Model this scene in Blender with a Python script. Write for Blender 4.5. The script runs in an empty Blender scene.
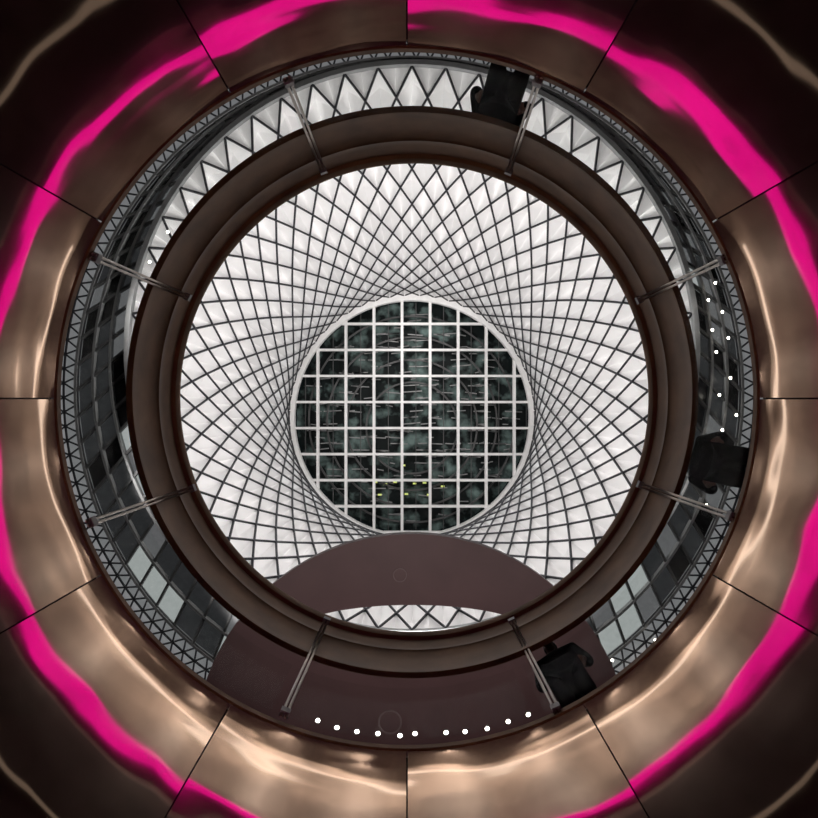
import bpy, math, random
from mathutils import Vector, Matrix, noise
random.seed(7)
F=600.0
pi=math.pi
col=bpy.context.scene.collection
def P(px,py,z): return Vector(((px-409)*z/F,(py-409)*z/F,z))

# ---------------- materials ----------------
def pm(name,base,rough=0.5,metal=0.0,emit=None,es=0.0,noise_amt=0.0,noise_scale=4.0,bump=0.0,bscale=20,spec=0.5,coord='Object'):
    m=bpy.data.materials.new(name); m.use_nodes=True
    nt=m.node_tree; b=nt.nodes['Principled BSDF']
    b.inputs['Roughness'].default_value=rough
    b.inputs['Metallic'].default_value=metal
    b.inputs['Specular IOR Level'].default_value=spec
    c=(base[0],base[1],base[2],1)
    b.inputs['Base Color'].default_value=c
    tc=nt.nodes.new('ShaderNodeTexCoord')
    if noise_amt>0:
        n=nt.nodes.new('ShaderNodeTexNoise'); n.inputs['Scale'].default_value=noise_scale; n.inputs['Detail'].default_value=4
        nt.links.new(tc.outputs[coord],n.inputs['Vector'])
        r=nt.nodes.new('ShaderNodeValToRGB')
        r.color_ramp.elements[0].position=0.3; r.color_ramp.elements[1].position=0.7
        r.color_ramp.elements[0].color=tuple(max(0,x*(1-noise_amt)) for x in base)+(1,)
        r.color_ramp.elements[1].color=tuple(min(1,x*(1+noise_amt)) for x in base)+(1,)
        nt.links.new(n.outputs['Fac'],r.inputs['Fac']); nt.links.new(r.outputs['Color'],b.inputs['Base Color'])
    if bump>0:
        n2=nt.nodes.new('ShaderNodeTexNoise'); n2.inputs['Scale'].default_value=bscale; n2.inputs['Detail'].default_value=3
        nt.links.new(tc.outputs[coord],n2.inputs['Vector'])
        bp=nt.nodes.new('ShaderNodeBump'); bp.inputs['Strength'].default_value=bump; bp.inputs['Distance'].default_value=0.02
        nt.links.new(n2.outputs['Fac'],bp.inputs['Height']); nt.links.new(bp.outputs['Normal'],b.inputs['Normal'])
    if emit:
        b.inputs['Emission Color'].default_value=(*emit,1); b.inputs['Emission Strength'].default_value=es
    return m

M_bronze=pm('polished_bronze',(0.48,0.41,0.365),rough=0.05,metal=1.0,noise_amt=0.12,noise_scale=2.0)
M_ring=pm('brown_metal',(0.15,0.078,0.04),rough=0.5,metal=0.6,noise_amt=0.25,noise_scale=3,spec=0.1)
M_post=pm('post_metal',(0.45,0.38,0.33),rough=0.3,metal=0.95,noise_amt=0.1)
M_panel=pm('white_reflector',(0.88,0.87,0.87),rough=0.28,metal=0.5,noise_amt=0.05,noise_scale=0.6)
M_cable=pm('dark_cable',(0.03,0.03,0.035),rough=0.5,metal=0.5,noise_amt=0.2)
M_white=pm('white_steel',(0.88,0.87,0.86),rough=0.45,noise_amt=0.04)
M_grey=pm('grey_steel',(0.3,0.3,0.3),rough=0.45,metal=0.4,noise_amt=0.1)
M_dgrey=pm('dark_grey_steel',(0.09,0.09,0.09),rough=0.5,metal=0.3,noise_amt=0.1)
M_mauve=pm('mauve_paint',(0.15,0.078,0.082),rough=0.5,noise_amt=0.1,noise_scale=1.0)
M_disc=pm('mauve_disc_rim',(0.24,0.16,0.165),rough=0.5,noise_amt=0.1)
M_dark=pm('dark_plaster',(0.03,0.026,0.028),rough=0.7,noise_amt=0.2)
M_magenta=pm('magenta_led',(0.02,0,0.01),emit=(1.0,0.008,0.36),es=1.45)
M_warm=pm('warm_streak_glow',(0.1,0.08,0.06),emit=(1.0,0.84,0.7),es=2.0)
M_warmdim=pm('warm_streak_glow_dim',(0.1,0.08,0.06),emit=(1.0,0.78,0.6),es=0.22)
M_lamp=pm('lamp_white',(0.9,0.9,0.85),emit=(1.0,0.93,0.82),es=14.0)
M_green=pm('emissive_green_yellow',(0.5,0.5,0.2),emit=(0.55,0.65,0.15),es=0.8)
M_floor=pm('granite_floor',(0.12,0.105,0.095),rough=0.35,noise_amt=0.35,noise_scale=14)
M_stone=pm('stone_wall',(0.27,0.225,0.195),rough=0.6,noise_amt=0.3,noise_scale=2)
M_upwall=pm('darkened_upper_wall',(0.05,0.037,0.036),rough=0.6,noise_amt=0.3,noise_scale=2)  # shade put into the colour, so the panels' corner reflections go dark
M_ufloor=pm('upper_floor_stone',(0.25,0.24,0.23),rough=0.5,noise_amt=0.2,noise_scale=6)
M_coat=pm('black_coat',(0.004,0.004,0.005),rough=0.9,noise_amt=0.3,noise_scale=20,spec=0.05)
M_trouser=pm('dark_trousers',(0.006,0.006,0.008),rough=0.9,noise_amt=0.3,noise_scale=20,spec=0.1)
M_skin=pm('skin',(0.22,0.12,0.085),rough=0.6,noise_amt=0.05)
M_hair=pm('dark_hair',(0.01,0.008,0.006),rough=0.7,noise_amt=0.3,noise_scale=40)

def glass_mat(name,tint=(0.93,0.95,0.94),g=0.03):
    m=bpy.data.materials.new(name); m.use_nodes=True; nt=m.node_tree; nt.nodes.clear()
    o=nt.nodes.new('ShaderNodeOutputMaterial'); t=nt.nodes.new('ShaderNodeBsdfTransparent'); t.inputs[0].default_value=(*tint,1)
    gl=nt.nodes.new('ShaderNodeBsdfGlossy'); gl.inputs['Roughness'].default_value=0.02
    mx=nt.nodes.new('ShaderNodeMixShader'); mx.inputs[0].default_value=g
    nt.links.new(t.outputs[0],mx.inputs[1]); nt.links.new(gl.outputs[0],mx.inputs[2]); nt.links.new(mx.outputs[0],o.inputs[0])
    return m
M_glass=glass_mat('clear_glass',tint=(0.97,0.98,0.975),g=0.006)

def sky_glass():
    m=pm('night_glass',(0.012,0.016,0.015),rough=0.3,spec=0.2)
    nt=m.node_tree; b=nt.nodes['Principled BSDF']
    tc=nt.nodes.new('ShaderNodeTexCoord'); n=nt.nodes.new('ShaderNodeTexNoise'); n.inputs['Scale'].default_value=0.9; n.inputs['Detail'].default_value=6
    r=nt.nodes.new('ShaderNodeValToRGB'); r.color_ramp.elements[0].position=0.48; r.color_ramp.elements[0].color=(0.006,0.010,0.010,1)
    r.color_ramp.elements[1].position=0.68; r.color_ramp.elements[1].color=(0.17,0.24,0.225,1)  # paler green mottle coloured in for reflections on the pane
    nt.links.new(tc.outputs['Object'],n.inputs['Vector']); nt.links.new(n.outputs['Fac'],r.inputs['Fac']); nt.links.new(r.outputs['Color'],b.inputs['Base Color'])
    return m
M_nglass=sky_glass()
M_off=[pm('office_glass_dark',(0.02,0.02,0.022),rough=0.25,noise_amt=0.3),
       pm('office_glass_dim',(0.05,0.05,0.055),rough=0.25,emit=(0.9,0.95,1.0),es=0.02,noise_amt=0.3),
       pm('office_glass_lit',(0.1,0.1,0.1),rough=0.25,emit=(0.95,0.97,1.0),es=0.1,noise_amt=0.3),
       pm('office_glass_bright',(0.15,0.15,0.15),rough=0.25,emit=(0.93,1.0,0.98),es=0.33,noise_amt=0.3)]

# ---------------- helpers ----------------
def mk(name,verts,faces,mat,parent=None,smooth=False,**props):
    me=bpy.data.meshes.new(name); me.from_pydata([tuple(v) for v in verts],[],faces); me.update()
    if mat: me.materials.append(mat)
    if smooth:
        for p in me.polygons: p.use_smooth=True
    o=bpy.data.objects.new(name,me); col.objects.link(o)
    if parent: o.parent=parent
    for k,v in props.items(): o[k]=v
    return o
def empty(name,loc=(0,0,0),**props):
    o=bpy.data.objects.new(name,None); o.empty_display_size=0.2; o.location=loc; col.objects.link(o)
    for k,v in props.items(): o[k]=v
    return o
def revolve(profile,n=128,closed=True,a0=0,a1=2*pi,full=True):
    V=[];Fc=[];m=len(profile); cols=n if full else n+1
    for i in range(cols):
        a=a0+(a1-a0)*i/n
        for (R,z,cx,cy) in profile: V.append((cx+R*math.cos(a),cy+R*math.sin(a),z))
    for i in range(n):
        j=(i+1)%cols if full else i+1
        for k in range(m if closed else m-1):
            l=(k+1)%m
            Fc.append((i*m+k,j*m+k,j*m+l,i*m+l))
    if not full and closed:
        Fc.append(tuple(range(m))); Fc.append(tuple(reversed(range(n*m,n*m+m))))
    return V,Fc
def tube(V,Fc,pts,r,n=4):
    b=len(V); pts=[Vector(p) for p in pts]
    for i,p in enumerate(pts):
        d=(pts[min(i+1,len(pts)-1)]-pts[max(i-1,0)]).normalized()
        u=d.cross(Vector((0,0,1)))
        if u.length<1e-3: u=Vector((1,0,0))
        u.normalize(); w=d.cross(u)
        for k in range(n):
            a=2*pi*(k+.5)/n; V.append(p+(u*math.cos(a)+w*math.sin(a))*r)
    for i in range(len(pts)-1):
        for k in range(n):
            l=(k+1)%n; Fc.append((b+i*n+k,b+i*n+l,b+(i+1)*n+l,b+(i+1)*n+k))
    Fc.append(tuple(b+k for k in range(n))); e=b+(len(pts)-1)*n; Fc.append(tuple(e+k for k in reversed(range(n))))
def bar(V,Fc,a,b,w,h,up=None):
    a=Vector(a);b=Vector(b);d=(b-a).normalized(); u=d.cross(Vector((0,0,1))) if up is None else Vector(up)
    if u.length<1e-3: u=Vector((1,0,0))
    u.normalize(); v=u.cross(d).normalized(); s=len(V)
    for p in (a,b):
        for (x,y) in ((-1,-1),(1,-1),(1,1),(-1,1)): V.append(p+u*w/2*x+v*h/2*y)
    Fc+= [(s,s+1,s+5,s+4),(s+1,s+2,s+6,s+5),(s+2,s+3,s+7,s+6),(s+3,s,s+4,s+7),(s+3,s+2,s+1,s),(s+4,s+5,s+6,s+7)]

# ---------------- camera ----------------
cam=bpy.data.cameras.new('camera'); cam.sensor_width=36; cam.lens=36*F/818; cam.clip_end=300
co=bpy.data.objects.new('camera',cam); col.objects.link(co); co.location=(0,0,0); co.rotation_euler=(pi,0,0)
bpy.context.scene.camera=co
try:
    bpy.context.scene.view_settings.view_transform='Standard'
    bpy.context.scene.view_settings.look='None'
except Exception as e: print(e)

w=bpy.data.worlds.new('world'); bpy.context.scene.world=w; w.use_nodes=True
bg=w.node_tree.nodes['Background']; bg.inputs[0].default_value=(0.02,0.03,0.035,1); bg.inputs[1].default_value=0.25

# ---------------- lower hall ----------------
LC=(0.0,0.19); LR=6.2
BC=(-0.015,-0.079); BR=2.632
fv=[(LC[0]+7.2*math.cos(2*pi*i/96),LC[1]+7.2*math.sin(2*pi*i/96),-1.5) for i in range(96)]
fv2=[(x,y,-1.7) for x,y,z in fv]
mk('floor',fv+fv2,[tuple(range(96)),tuple(reversed(range(96,192)))]+[(i,(i+1)%96,96+(i+1)%96,96+i) for i in range(96)],M_floor,kind='structure')
V,Fc=revolve([(LR,-1.5,*LC),(LR,0.75,*LC),(LR+.3,0.75,*LC),(LR+.3,-1.5,*LC)],128)
mk('wall_lower',V,Fc,M_stone,smooth=False,kind='structure')
V,Fc=revolve([(LR,0.75,*LC),(LR,4.5,*LC),(LR+.3,4.5,*LC),(LR+.3,0.75,*LC)],128)
mk('wall_upper',V,Fc,M_upwall,smooth=False,kind='structure')
V,Fc=revolve([(2.72,4.545,*BC),(6.5,4.545,*LC),(6.5,4.575,*LC),(2.75,4.575,*BC)],128)
mk('ceiling',V,Fc,M_dark,kind='structure')
V,Fc=revolve([(LR-.06,-1,*LC),(LR-.10,-.8,*LC),(LR-.10,.8,*LC),(LR-.06,1,*LC),(LR-.005,1,*LC),(LR-.005,-1,*LC)],160)
V2=[]
for (x,y,z) in V:
    a=math.atan2(y-LC[1],x-LC[0]); hh=0.095-0.046*math.sin(a)+0.018*math.sin(3*a+1)
    V2.append((x,y,0.33+z*hh+0.02*math.sin(5*a)))
mk('led_light_band',V2,Fc,M_magenta,smooth=True,label='magenta glowing LED light band wrapping the round hall wall',category='light')
for (z,h,mt,lb,a0,a1) in [(-1.12,0.045,M_warm,'added warm white glow strip along the foot of the hall wall',math.radians(-28),math.radians(208)),(1.95,0.03,M_warmdim,'added dim warm glow strip high on the round hall wall',0,2*pi)]:  # added glow strips that feed warm streaks into the panel reflections
    V,Fc=revolve([(LR-.05,z-h,*LC),(LR-.05,z+h,*LC),(LR-.005,z+h,*LC),(LR-.005,z-h,*LC)],160,True,a0,a1,a1-a0>6.2)
    mk('added_glow_strip',V,Fc,mt,label=lb,category='light')

# bronze ceiling panels
def warp(x,y,k):
    s=k*7.31
    R=math.hypot(x-BC[0],y-BC[1]); a=math.atan2(y-BC[1],x-BC[0])
    h=0.010*noise.noise(Vector((x*0.75+s,y*0.75,s)))+0.0030*noise.noise(Vector((x*2.1,y*2.1+s,3+s)))
    t=(R-BR)
    q=math.exp(-max(0,t)/0.35)
    h+=(0.0008+0.0018*q)*noise.noise(Vector((a*3,R*5,s)))
    h+=0.0009*q*noise.noise(Vector((a*5,R*14,s+5)))
    h+=0.003*math.exp(-t/0.05)
    return h
for k in range(12):
    NA,NR=50,84
    a0=2*pi*k/12; gap=0.006
    tx=random.uniform(-1,1)*0.004; ty=random.uniform(-1,1)*0.004
    mid=a0+pi/12
    mx,my=BC[0]+4*math.cos(mid),BC[1]+4*math.sin(mid)
    V=[];Fc=[]
    for i in range(NR+1):
        R=BR+(5.72-BR)*(i/NR)**1.25
        da=gap/R
        for j in range(NA+1):
            a=a0+da+(pi/6-2*da)*j/NA
            x=BC[0]+R*math.cos(a); y=BC[1]+R*math.sin(a)
            V.append((x,y,4.5+warp(x,y,k)+tx*(x-mx)*0.5+ty*(y-my)*0.5))
    W=NA+1
    for i in range(NR):
        for j in range(NA):
            Fc.append((i*W+j,(i+1)*W+j,(i+1)*W+j+1,i*W+j+1)[::-1])
    o=mk('bronze_ceiling_panel',V,Fc,M_bronze,smooth=True,label='polished bronze curved soffit panel around the round opening',category='ceiling panel',group='bronze panels around the opening')
V,Fc=revolve([(BR-.012,4.49,*BC),(BR+.006,4.485,*BC),(BR+.006,4.55,*BC),(BR-.006,4.55,*BC)],160)
mk('trim_1',V,Fc,M_ring,smooth=False,kind='structure')

# upper slab
AC=(0.0,-0.7); AR=12.9
V,Fc=revolve([(2.74,4.60,*BC),(2.86,4.75,*BC),(AR,4.75,*AC),(AR,4.60,*AC)],160)
mk('floor_upper',V,Fc,M_ufloor,kind='structure')
V,Fc=revolve([(AR,4.75,*AC),(AR+.3,4.75,*AC),(AR+.3,21.9,*AC),(AR,21.9,*AC)],128)
mk('wall_atrium',V,Fc,M_dark,kind='structure')

# ---------------- drum: posts, glass, brown ring ----------------
prof=[]
for (r,z) in [(284,5.66),(280,5.67),(278,5.72),(274,5.85),(266,6.02),(257,6.24),(254.5,6.27),(254,6.35),(251,6.47),(243,6.69),(239,6.72),(236,6.77),(234,6.83)]:
    t=(z-5.6)/1.2; prof.append((r*z/F,z,0.03+.03*t,-0.16+.03*t))
prof+= [(2.72,6.86,0.06,-.13),(2.80,6.83,0.06,-.13),(2.76,5.9,0.04,-.15),(2.70,5.66,0.03,-.16)]
V,Fc=revolve(prof,192)
ring=mk('ring_beam',V,Fc,M_ring,smooth=True,label='brown bronze ring beam above the circular glass balustrade',category='beam')
md=ring.modifiers.new('es','EDGE_SPLIT'); md.split_angle=math.radians(28)
post_ends=[((287,78),(324,173)),((539,78),(508,174)),((727,258),(637,301)),((735,518),(638,484)),((558,712),(511,619)),((281,722),(326,622)),((82,526),(191,489)),((92,256),(190,298))]
for i,(a,b) in enumerate(post_ends):
    A=P(*a,4.52); B=P(*b,6.50)
    inn=(Vector((.03,-.12,0))-Vector((B.x,B.y,0))).normalized()
    if i in (5,6): A+=inn*.045; B+=inn*.045
    e=empty('balustrade_post',A,label='slim brushed metal post clamped to the glass balustrade and ring beam',category='post',group='posts of the balustrade')
    d=(B-A)
    side=d.cross(inn).normalized()
    for s in (-1,1):
        V=[];Fc=[]
        tube(V,Fc,[side*0.017*s,d+side*0.017*s],0.012,8)
        mk('rod',V,Fc,M_post,e,smooth=True)
    for t in (0.03,0.97):
        V=[];Fc=[]
        bar(V,Fc,d*t-d.normalized()*0.03,d*t+d.normalized()*0.03,0.075,0.05,up=side)
        mk('clamp',V,Fc,M_grey,e)
for i in range(8):
    a0=math.radians(-22.5+45*i)+0.018; a1=a0+pi/4-0.036
    V,Fc=revolve([(2.70,4.77,*BC),(2.70,5.63,*BC),(2.71,5.63,*BC),(2.71,4.77,*BC)],24,True,a0,a1,False)
    mk('glass_balustrade_panel',V,Fc,M_glass,smooth=False,label='curved clear glass balustrade panel between two metal posts',category='glass panel',group='glass panels of the balustrade')

# ---------------- sky reflector net ----------------
ZB,ZT=22.0,42.0; RB=10.4; RT=123*42/F; NC=52; NL=17
def cc(z):
    t=(z-ZB)/(ZT-ZB); return Vector((0.11+t*0.10,-2.24+t*2.87,0))
LV=[]
am=math.acos(123/283)
for i in range(NL+1):
    s=1-i/NL
    px=0.62*(123+160*s**2.0)+0.38*(123/math.cos(am*s))
    z=ZB+(ZT-ZB)*i/NL
    LV.append((px*z/F,z))
def node(i,h,off=0.0):
    r,z=LV[i]; a=h*pi/NC+pi/2
    return cc(z)+Vector(((r+off)*math.cos(a),(r+off)*math.sin(a),z))
net=empty('sky_reflector',(0.11,-2.24,ZB),label='tall flaring net of white diamond reflector panels under the skylight',category='atrium reflector')
org=Vector(net.location)
V=[];Fc=[]
def addpoly(pts):
    c=sum(pts,Vector())/len(pts); ins=[]
    for p in pts:
        d=(p-c); ins.append(c+d*0.97)
    ax=cc(c.z)+Vector((0,0,c.z)); out=(c-ax).normalized()
    s=len(V)
    for p in ins: V.append(p-org)
    V.append(c+out*random.uniform(0.34,0.62)-org)
    n=len(ins)
    for k in range(n): Fc.append((s+k,s+(k+1)%n,s+n))
for i in range(NL-1):
    for j in range(NC):
        h=2*j+(i%2)
        addpoly([node(i,h),node(i+1,h+1),node(i+2,h),node(i+1,h-1)])
for j in range(NC):
    h=2*j+1
    addpoly([node(0,h-1),node(0,h+1),node(1,h)])
    h=2*j+((NL+1)%2)
    addpoly([node(NL,h-1),node(NL-1,h),node(NL,h+1)])
mk('reflector_panels',V,Fc,M_panel,net)
V=[];Fc=[]
for j in range(NC):
    for s in (-1,1):
        tube(V,Fc,[node(i,2*j+s*i,-0.03)-org for i in range(NL+1)],0.05,4)
mk('cable_net',V,Fc,M_cable,net)
c=cc(ZT)-org; hi=117.5*42/F; V,Fc=revolve([(hi,ZT-.1-org.z,c.x,c.y),(hi,ZT+.4-org.z,c.x,c.y),(RT+.35,ZT+.4-org.z,c.x,c.y),(RT+.05,ZT-.15-org.z,c.x,c.y)],96)
mk('upper_hoop',V,Fc,M_white,net)
V,Fc=revolve([(RB-.06,-0.12,0,0),(RB-.06,0.1,0,0),(RB+.12,0.1,0,0),(RB+.12,-0.12,0,0)],128)
mk('lower_hoop',V,Fc,M_grey,net)

# ---------------- skylight ----------------
sk=cc(ZT); sky=empty('window_1',(sk.x,sk.y,ZT+.3),kind='structure')
n=96; RS=118.5*42/F
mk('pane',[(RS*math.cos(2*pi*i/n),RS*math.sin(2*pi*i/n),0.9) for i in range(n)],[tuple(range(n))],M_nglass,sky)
V=[];Fc=[]
def gridbars(xs,axis,w,h,z):
    for x in xs:
        if abs(x)>=RS: continue
        L=math.sqrt(RS*RS-x*x)
        if axis=='y': bar(V,Fc,(x,-L,z),(x,L,z),w,h)
        else: bar(V,Fc,(-L,x,z),(L,x,z),w,h)
sx=28.2*42/F; sy=26.2*42/F
gridbars([(-10/F*42)+sx*k for k in range(-5,6)],'y',0.19,0.35,0)
gridbars([(-16/F*42)+sy*k for k in range(-5,7)],'x',0.16,0.3,0)
mk('mullion_grid',V,Fc,M_white,sky)
V=[];Fc=[]
for k in range(300):  # random slats modelled in place of broken reflections in the glass
    x=random.uniform(-7.6,7.6); y=round(random.uniform(-7.6,7.6)/0.46)*0.46
    L=random.uniform(0.3,1.4)
    if math.hypot(x,y)<7.4: bar(V,Fc,(x-L/2,y,.7),(x+L/2,y+random.uniform(-.12,.12),.7),0.075,0.05)
mk('reflection_slats',V,Fc,M_grey,sky)
V=[];Fc=[]
for (x,y) in [(-2.6,4.6),(-1.9,4.75),(-1.2,4.6),(0.2,4.7),(0.9,4.65),(-2.3,5.5),(1.2,5.5),(-.4,5.45),(2.2,4.9),(-.6,3.4)]:  # small emissive green-yellow bars just below the pane
    bar(V,Fc,(x-.13,y,.62),(x+.13,y,.62),0.12,0.05)
mk('green_yellow_bars',V,Fc,M_green,sky)
V=[];Fc=[]
gridbars([(-10/F*42)+sx*(k+.5) for k in range(-5,6)],'y',0.05,0.1,0.6)
for r in (3.2,4.6,6.0,7.3):  # dark rings drawn in place of arcs reflected in the skylight
    v,f=revolve([(r,.5,0,1.2*(1-r/8)),(r,.65,0,1.2*(1-r/8)),(r+.12,.65,0,1.2*(1-r/8)),(r+.12,.5,0,1.2*(1-r/8))],72)
    b=len(V); V+=v; Fc+=[tuple(q+b for q in x) for x in f]
mk('bars_reflection_arcs',V,Fc,M_dgrey,sky)

# ---------------- perimeter fringe lattice + glazed band ----------------
def circ(R,c,z,a): return Vector((c[0]+R*math.cos(a),c[1]+R*math.sin(a),z))
O0=lambda a: circ(12.9,(0,-0.7),21.6,a)
O1=lambda a: circ(12.2,(0,-0.66),22.0,a)
O2=lambda a: circ(10.5,(0.11,-2.24),22.15,a)
fr=empty('window_2',(0,0,21.6),kind='structure'); fo=Vector(fr.location)
n=192
V=[];Fc=[]
for i in range(n):
    a=2*pi*i/n; V+=[O0(a)-fo+Vector((0,0,.25)),O1(a)-fo+Vector((0,0,.25))]
for i in range(n):
    j=(i+1)%n; Fc.append((2*i,2*i+1,2*j+1,2*j))
M_mesh=pm('fringe_glow_backing',(0.3,0.3,0.3),rough=0.6,emit=(0.95,0.97,1.0),es=0.16,noise_amt=0.35,noise_scale=1.2)  # glow put into the backing to brighten the unlit fringe
mk('pane',V,Fc,M_mesh,fr)
V=[];Fc=[]
m=150
for i in range(m):
    a=2*pi*i/m; da=2*pi/m
    rows=2
    for r in range(rows):
        s0=r/rows; s1=(r+1)/rows
        sh=0.5*(r%2)
        p=O0(a+sh*da).lerp(O1(a+sh*da),s0)-fo
        for q in (-.5,.5):
            b=a+(sh+q)*da
            bar(V,Fc,p,O0(b).lerp(O1(b),s1)-fo,0.045,0.08)
for s in (0,1/2,1):
    for i in range(n):
        a=2*pi*i/n;b=2*pi*(i+1)/n
        bar(V,Fc,O0(a).lerp(O1(a),s)-fo,O0(b).lerp(O1(b),s)-fo,0.045 if s<1 else .12,0.08)
mk('lattice_frame',V,Fc,M_cable,fr)
gb=empty('window_3',(0,0,22),kind='structure'); go=Vector(gb.location)
m=80; rows=3
V=[];Fc=[];MI=[]
rnd=random.Random(3)
for i in range(m):
    a=2*pi*i/m;b=2*pi*(i+1)/m; am2=math.degrees((a+b)/2)
    for r in range(rows):
        s=len(V)
        for (q,t) in ((a,r/rows),(b,r/rows),(b,(r+1)/rows),(a,(r+1)/rows)):
            V.append(O1(q).lerp(O2(q),t)-go+Vector((0,0,.2)))
        Fc.append((s,s+1,s+2,s+3))
        x=rnd.random()
        if 35<am2<62 or 118<am2<150: x+=0.42
        elif r==rows-1: x+=0.1
        MI.append(0 if x<.4 else 1 if x<.75 else 2 if x<1.02 else 3)
o=mk('pane',V,Fc,None,gb)
for mt in M_off: o.data.materials.append(mt)
for p,q in zip(o.data.polygons,MI): p.material_index=q
V=[];Fc=[]
for i in range(m):
    a=2*pi*i/m
    if (O1(a)-O2(a)).length<0.15: continue
    bar(V,Fc,O1(a)-go,O2(a)-go,0.09,0.16)
mk('radial_mullions',V,Fc,M_dgrey,gb)
V=[];Fc=[]
for s in (0.0,0.34,0.67,0.97):
    for i in range(n):
        a=2*pi*i/n;b=2*pi*(i+1)/n
        bar(V,Fc,O1(a).lerp(O2(a),s)-go,O1(b).lerp(O2(b),s)-go,0.09,0.2)
mk('ring_mullions',V,Fc,M_grey,gb)

# ---------------- mauve platform ----------------
zc=14.0; pc=P(412,752,zc); pr=218*zc/F
pts=[]
NP=160
for i in range(NP):
    a=2*pi*i/NP; x=pc.x+pr*math.cos(a); y=pc.y+pr*math.sin(a)
    dx,dy=x-AC[0],y-AC[1]; d=math.hypot(dx,dy)
    if d>AR-.02: x=AC[0]+dx*(AR-.02)/d; y=AC[1]+dy*(AR-.02)/d
    pts.append((x,y))
hc=P(412,632,zc); hole=[(hc.x+118*zc/F*math.cos(2*pi*i/NP),hc.y+27*zc/F*math.sin(2*pi*i/NP)) for i in range(NP)]
V=[(x,y,zc) for x,y in pts]+[(x,y,zc) for x,y in hole]+[(x,y,zc+.25) for x,y in pts]+[(x,y,zc+.25) for x,y in hole]
Fc=[]
for i in range(NP):
    j=(i+1)%NP
    Fc+=[(i,NP+i,NP+j,j),(2*NP+i,2*NP+j,3*NP+j,3*NP+i),(i,j,2*NP+j,2*NP+i),(NP+i,3*NP+i,3*NP+j,NP+j)]
mk('mezzanine_platform',V,Fc,M_mauve,label='dark mauve rounded mezzanine underside with a lens shaped opening',category='mezzanine')

def disc_light(name,p,r,mat,lab,cat,grp,ringm=M_grey):
    e=empty(name,p,label=lab,category=cat,group=grp)
    k=20
    V,Fc=revolve([(r*1.35,0.0,0,0),(r*1.35,-0.03,0,0),(r,-0.03,0,0),(r,0.0,0,0)],k)
    mk('trim_ring',V,Fc,ringm,e)
    mk('lens',[(r*math.cos(2*pi*i/k),r*math.sin(2*pi*i/k),-0.02) for i in range(k)],[tuple(range(k))],mat,e)
    return e
for (x,y) in [(318,720),(337,727),(357,731),(378,733),(400,735),(415,733),(446,732),(465,731),(487,728),(508,721),(528,714)]:
    disc_light('downlight',P(x,y,zc-.001),0.05,M_lamp,'small round white downlight recessed in the mauve mezzanine underside','downlight','downlights in the mezzanine underside')
for (x,y,r) in [(400,575,7),(390,722,12)]:  # flat round disc with a paler rim
    p=P(x,y,zc); R=r*zc/F
    V,Fc=revolve([(R,0,0,0),(R,-.02,0,0),(R*.88,-.02,0,0),(R*.85,0,0,0)],40)
    e=empty('ceiling_disc',p,label='round flush disc on the mauve mezzanine underside',category='ceiling cover')
    mk('rim',V,Fc,M_disc,e)
    mk('plate',[(R*.87*math.cos(2*pi*i/40),R*.87*math.sin(2*pi*i/40),-.01) for i in range(40)],[tuple(range(40))],M_mauve,e)
for (x,y) in [(715,283),(708,300),(722,312),(712,330),(728,338),(716,352),(730,378),(719,395),(736,415),(722,430),(734,448),(728,474),(706,505),(627,668),(642,655),(655,640),(612,660),(203,225),(150,262),(168,232)]:
    disc_light('ceiling_spotlight',P(x,y,21.5),0.05,M_lamp,'tiny white spotlight on the glazed perimeter band','spotlight','spotlights on the glazed perimeter band')

# ---------------- people ----------------
def skin_mesh(name,pts,edges,radii,mat,root=0,sub=2):
    me=bpy.data.meshes.new(name); me.from_pydata(pts,edges,[]); me.update(); me.materials.append(mat)
    o=bpy.data.objects.new(name,me); col.objects.link(o)
    m=o.modifiers.new('skin','SKIN'); m.use_smooth_shade=True
    if not me.skin_vertices:
        bpy.context.view_layer.objects.active=o; bpy.ops.mesh.customdata_skin_add()
    sv=me.skin_vertices[0].data
    for i,r in enumerate(radii):
        sv[i].radius=r if isinstance(r,tuple) else (r,r)
    sv[root].use_root=True
    s=o.modifiers.new('sub','SUBSURF'); s.levels=sub; s.render_levels=sub
    bpy.context.view_layer.update()
    dg=bpy.context.evaluated_depsgraph_get(); ev=o.evaluated_get(dg)
    nm=bpy.data.meshes.new_from_object(ev); o.modifiers.clear(); o.data=nm
    for p in nm.polygons: p.use_smooth=True
    return o
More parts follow.
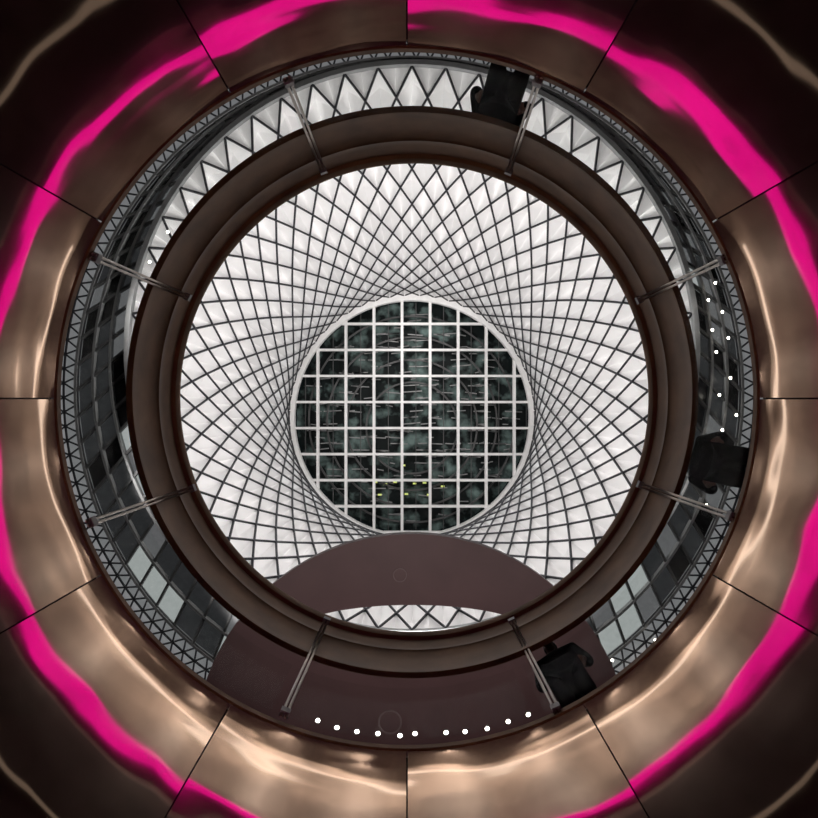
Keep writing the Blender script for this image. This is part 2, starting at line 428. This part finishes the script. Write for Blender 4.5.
def build_person():
    B=[(0,0,.93),(0,0.01,1.1),(0,0.01,1.28),(0,0,1.42),(0,-.02,1.5),(0,-.05,1.58),(0,-.07,1.66),(0,-.06,1.71)]
    R=[(.15,.1),(.13,.09),(.16,.1),(.11,.07),.05,(.065,.08),(.07,.085),(.045,.05)]
    E=[(i,i+1) for i in range(7)]
    def add(p,r,par): B.append(p);R.append(r);E.append((par,len(B)-1));return len(B)-1
    for s in (-1,1):
        h=add((s*.1,0,.88),.09,0);k=add((s*.11,-.02,.48),.055,h);a=add((s*.11,.02,.09),.038,k);t=add((s*.12,-.1,.035),.03,a);t2=add((s*.125,-.17,.025),.022,t)
        sh=add((s*.18,0,1.38),.055,3);el=add((s*.25,.03,1.1),.042,sh);wr=add((s*.22,-.12,.92),.026,el);pa=add((s*.21,-.15,.86),(.034,.018),wr)
        for q,(dy,L) in enumerate([(-.03,.06),(-.01,.07),(.01,.068),(.03,.052)]):
            f1=add((s*.21,-.15+dy,.82),.0095,pa); f2=add((s*.2,-.155+dy,.82-L*.6),.0085,f1); add((s*.185,-.155+dy,.82-L*.85),.0075,f2)
        th=add((s*.195,-.19,.87),.010,pa); add((s*.19,-.205,.84),.009,th)
    add((0,-.155,1.645),.014,6)
    body=skin_mesh('person_body',B,E,R,M_skin)
    coat=skin_mesh('coat',[(0,0,.98),(0,0,.8),(0,.01,1.12),(0,.01,1.3),(0,0,1.42),(0,0,1.48),(-.19,0,1.39),(-.26,0.03,1.1),(-.225,-.11,.94),(.19,0,1.39),(.26,0.03,1.1),(.225,-.11,.94)],
        [(0,1),(0,2),(2,3),(3,4),(4,5),(4,6),(6,7),(7,8),(4,9),(9,10),(10,11)],[(.19,.14),(.21,.15),(.17,.13),(.2,.14),(.14,.1),(.075,.07),.085,.068,.045,.085,.068,.045],M_coat)
    tr=skin_mesh('trousers',[(0,0,.92),(-.1,0,.86),(-.11,-.02,.48),(-.11,.02,.09),(.1,0,.86),(.11,-.02,.48),(.11,.02,.09)],[(0,1),(1,2),(2,3),(0,4),(4,5),(5,6)],[(.15,.12),.105,.075,.06,.105,.075,.06],M_trouser)
    hair=skin_mesh('hair',[(0,-.02,1.74),(0,.0,1.68),(0,.01,1.6)],[(0,1),(1,2)],[(.06,.07),(.088,.085),(.07,.06)],M_hair)
    sh=[]
    for s in (-1,1):
        sh.append(skin_mesh('shoe',[(s*.11,.04,.05),(s*.115,-.06,.045),(s*.125,-.19,.035)],[(0,1),(1,2)],[(.05,.045),(.05,.04),(.042,.03)],M_coat))
    return body,[coat,tr,hair]+sh
body,kids=build_person()
for k in kids: k.parent=body
def place(b,px,py,R):
    c=Vector((BC[0],BC[1],0)); d=Vector((px-407,py-398,0)).normalized()
    p=c+d*R; b.location=(p.x,p.y,4.755)
    b.rotation_euler=(0,0,math.atan2(d.y,d.x)-pi/2)
body.name='person'
specs=[(503,90,3.06,'person in a black coat standing behind the glass balustrade'),(725,462,3.06,'person in dark clothes standing at the glass balustrade near spotlights'),(570,680,3.06,'person in a dark coat standing over the dark mezzanine view')]
ppl=[body]
for i in range(2):
    b=body.copy(); b.name='person'; col.objects.link(b); ppl.append(b)
    for k in kids:
        c=k.copy(); c.parent=b; col.objects.link(c)
for b,s in zip(ppl,specs):
    place(b,s[0],s[1],s[2]); b['label']=s[3]; b['category']='person'; b['group']='people at the balustrade'

# ---------------- lights ----------------
def spot(loc,target,power,color,angle=100,size=0.3,blend=0.6):
    l=bpy.data.lights.new('spot','SPOT'); l.energy=power; l.color=color; l.spot_size=math.radians(angle); l.spot_blend=blend; l.shadow_soft_size=size
    o=bpy.data.objects.new('spot_lamp',l); col.objects.link(o); o.location=loc
    o.rotation_euler=(Vector(target)-Vector(loc)).to_track_quat('-Z','Y').to_euler(); return o
for i in range(10):
    a=2*pi*i/10+pi/10
    ca,sa=math.cos(a),math.sin(a)
    spot((12*ca,-0.7+12*sa,16.6),(-6*ca,-1-6*sa,31),4900 if sa>0.3 else 3100,(1,.97,.95),80,0.3)
for (x,y) in [(-5,4.5),(0,4.2),(5,4.5)]:  # added unseen uplights that brighten the mezzanine underside
    spot((x,y,4.9),(x*0.3,4.0,14),420,(1,.92,.88),72,0.3,1.0)
NS=24  # added unseen wall washers; uneven power shapes the tan panel reflections
for i in range(NS):
    a=2*pi*i/NS+pi/NS
    x,y=LC[0]+5.45*math.cos(a),LC[1]+5.45*math.sin(a)
    sa=math.sin(a)
    e=20+ 125*max(0,sa)**1.5 + 28*abs(math.cos(a)) if sa>-0.5 else 9
    spot((x,y,-1.4),(LC[0]+6.2*math.cos(a),LC[1]+6.2*math.sin(a),-1.1),e,(1,.87,.75),125,0.05)
l=bpy.data.lights.new('sky_area','AREA'); l.shape='DISK'; l.size=14; l.energy=250; l.color=(.95,.98,1)
o=bpy.data.objects.new('sky_area_lamp',l); col.objects.link(o); o.location=(sk.x,sk.y,ZT-.3)
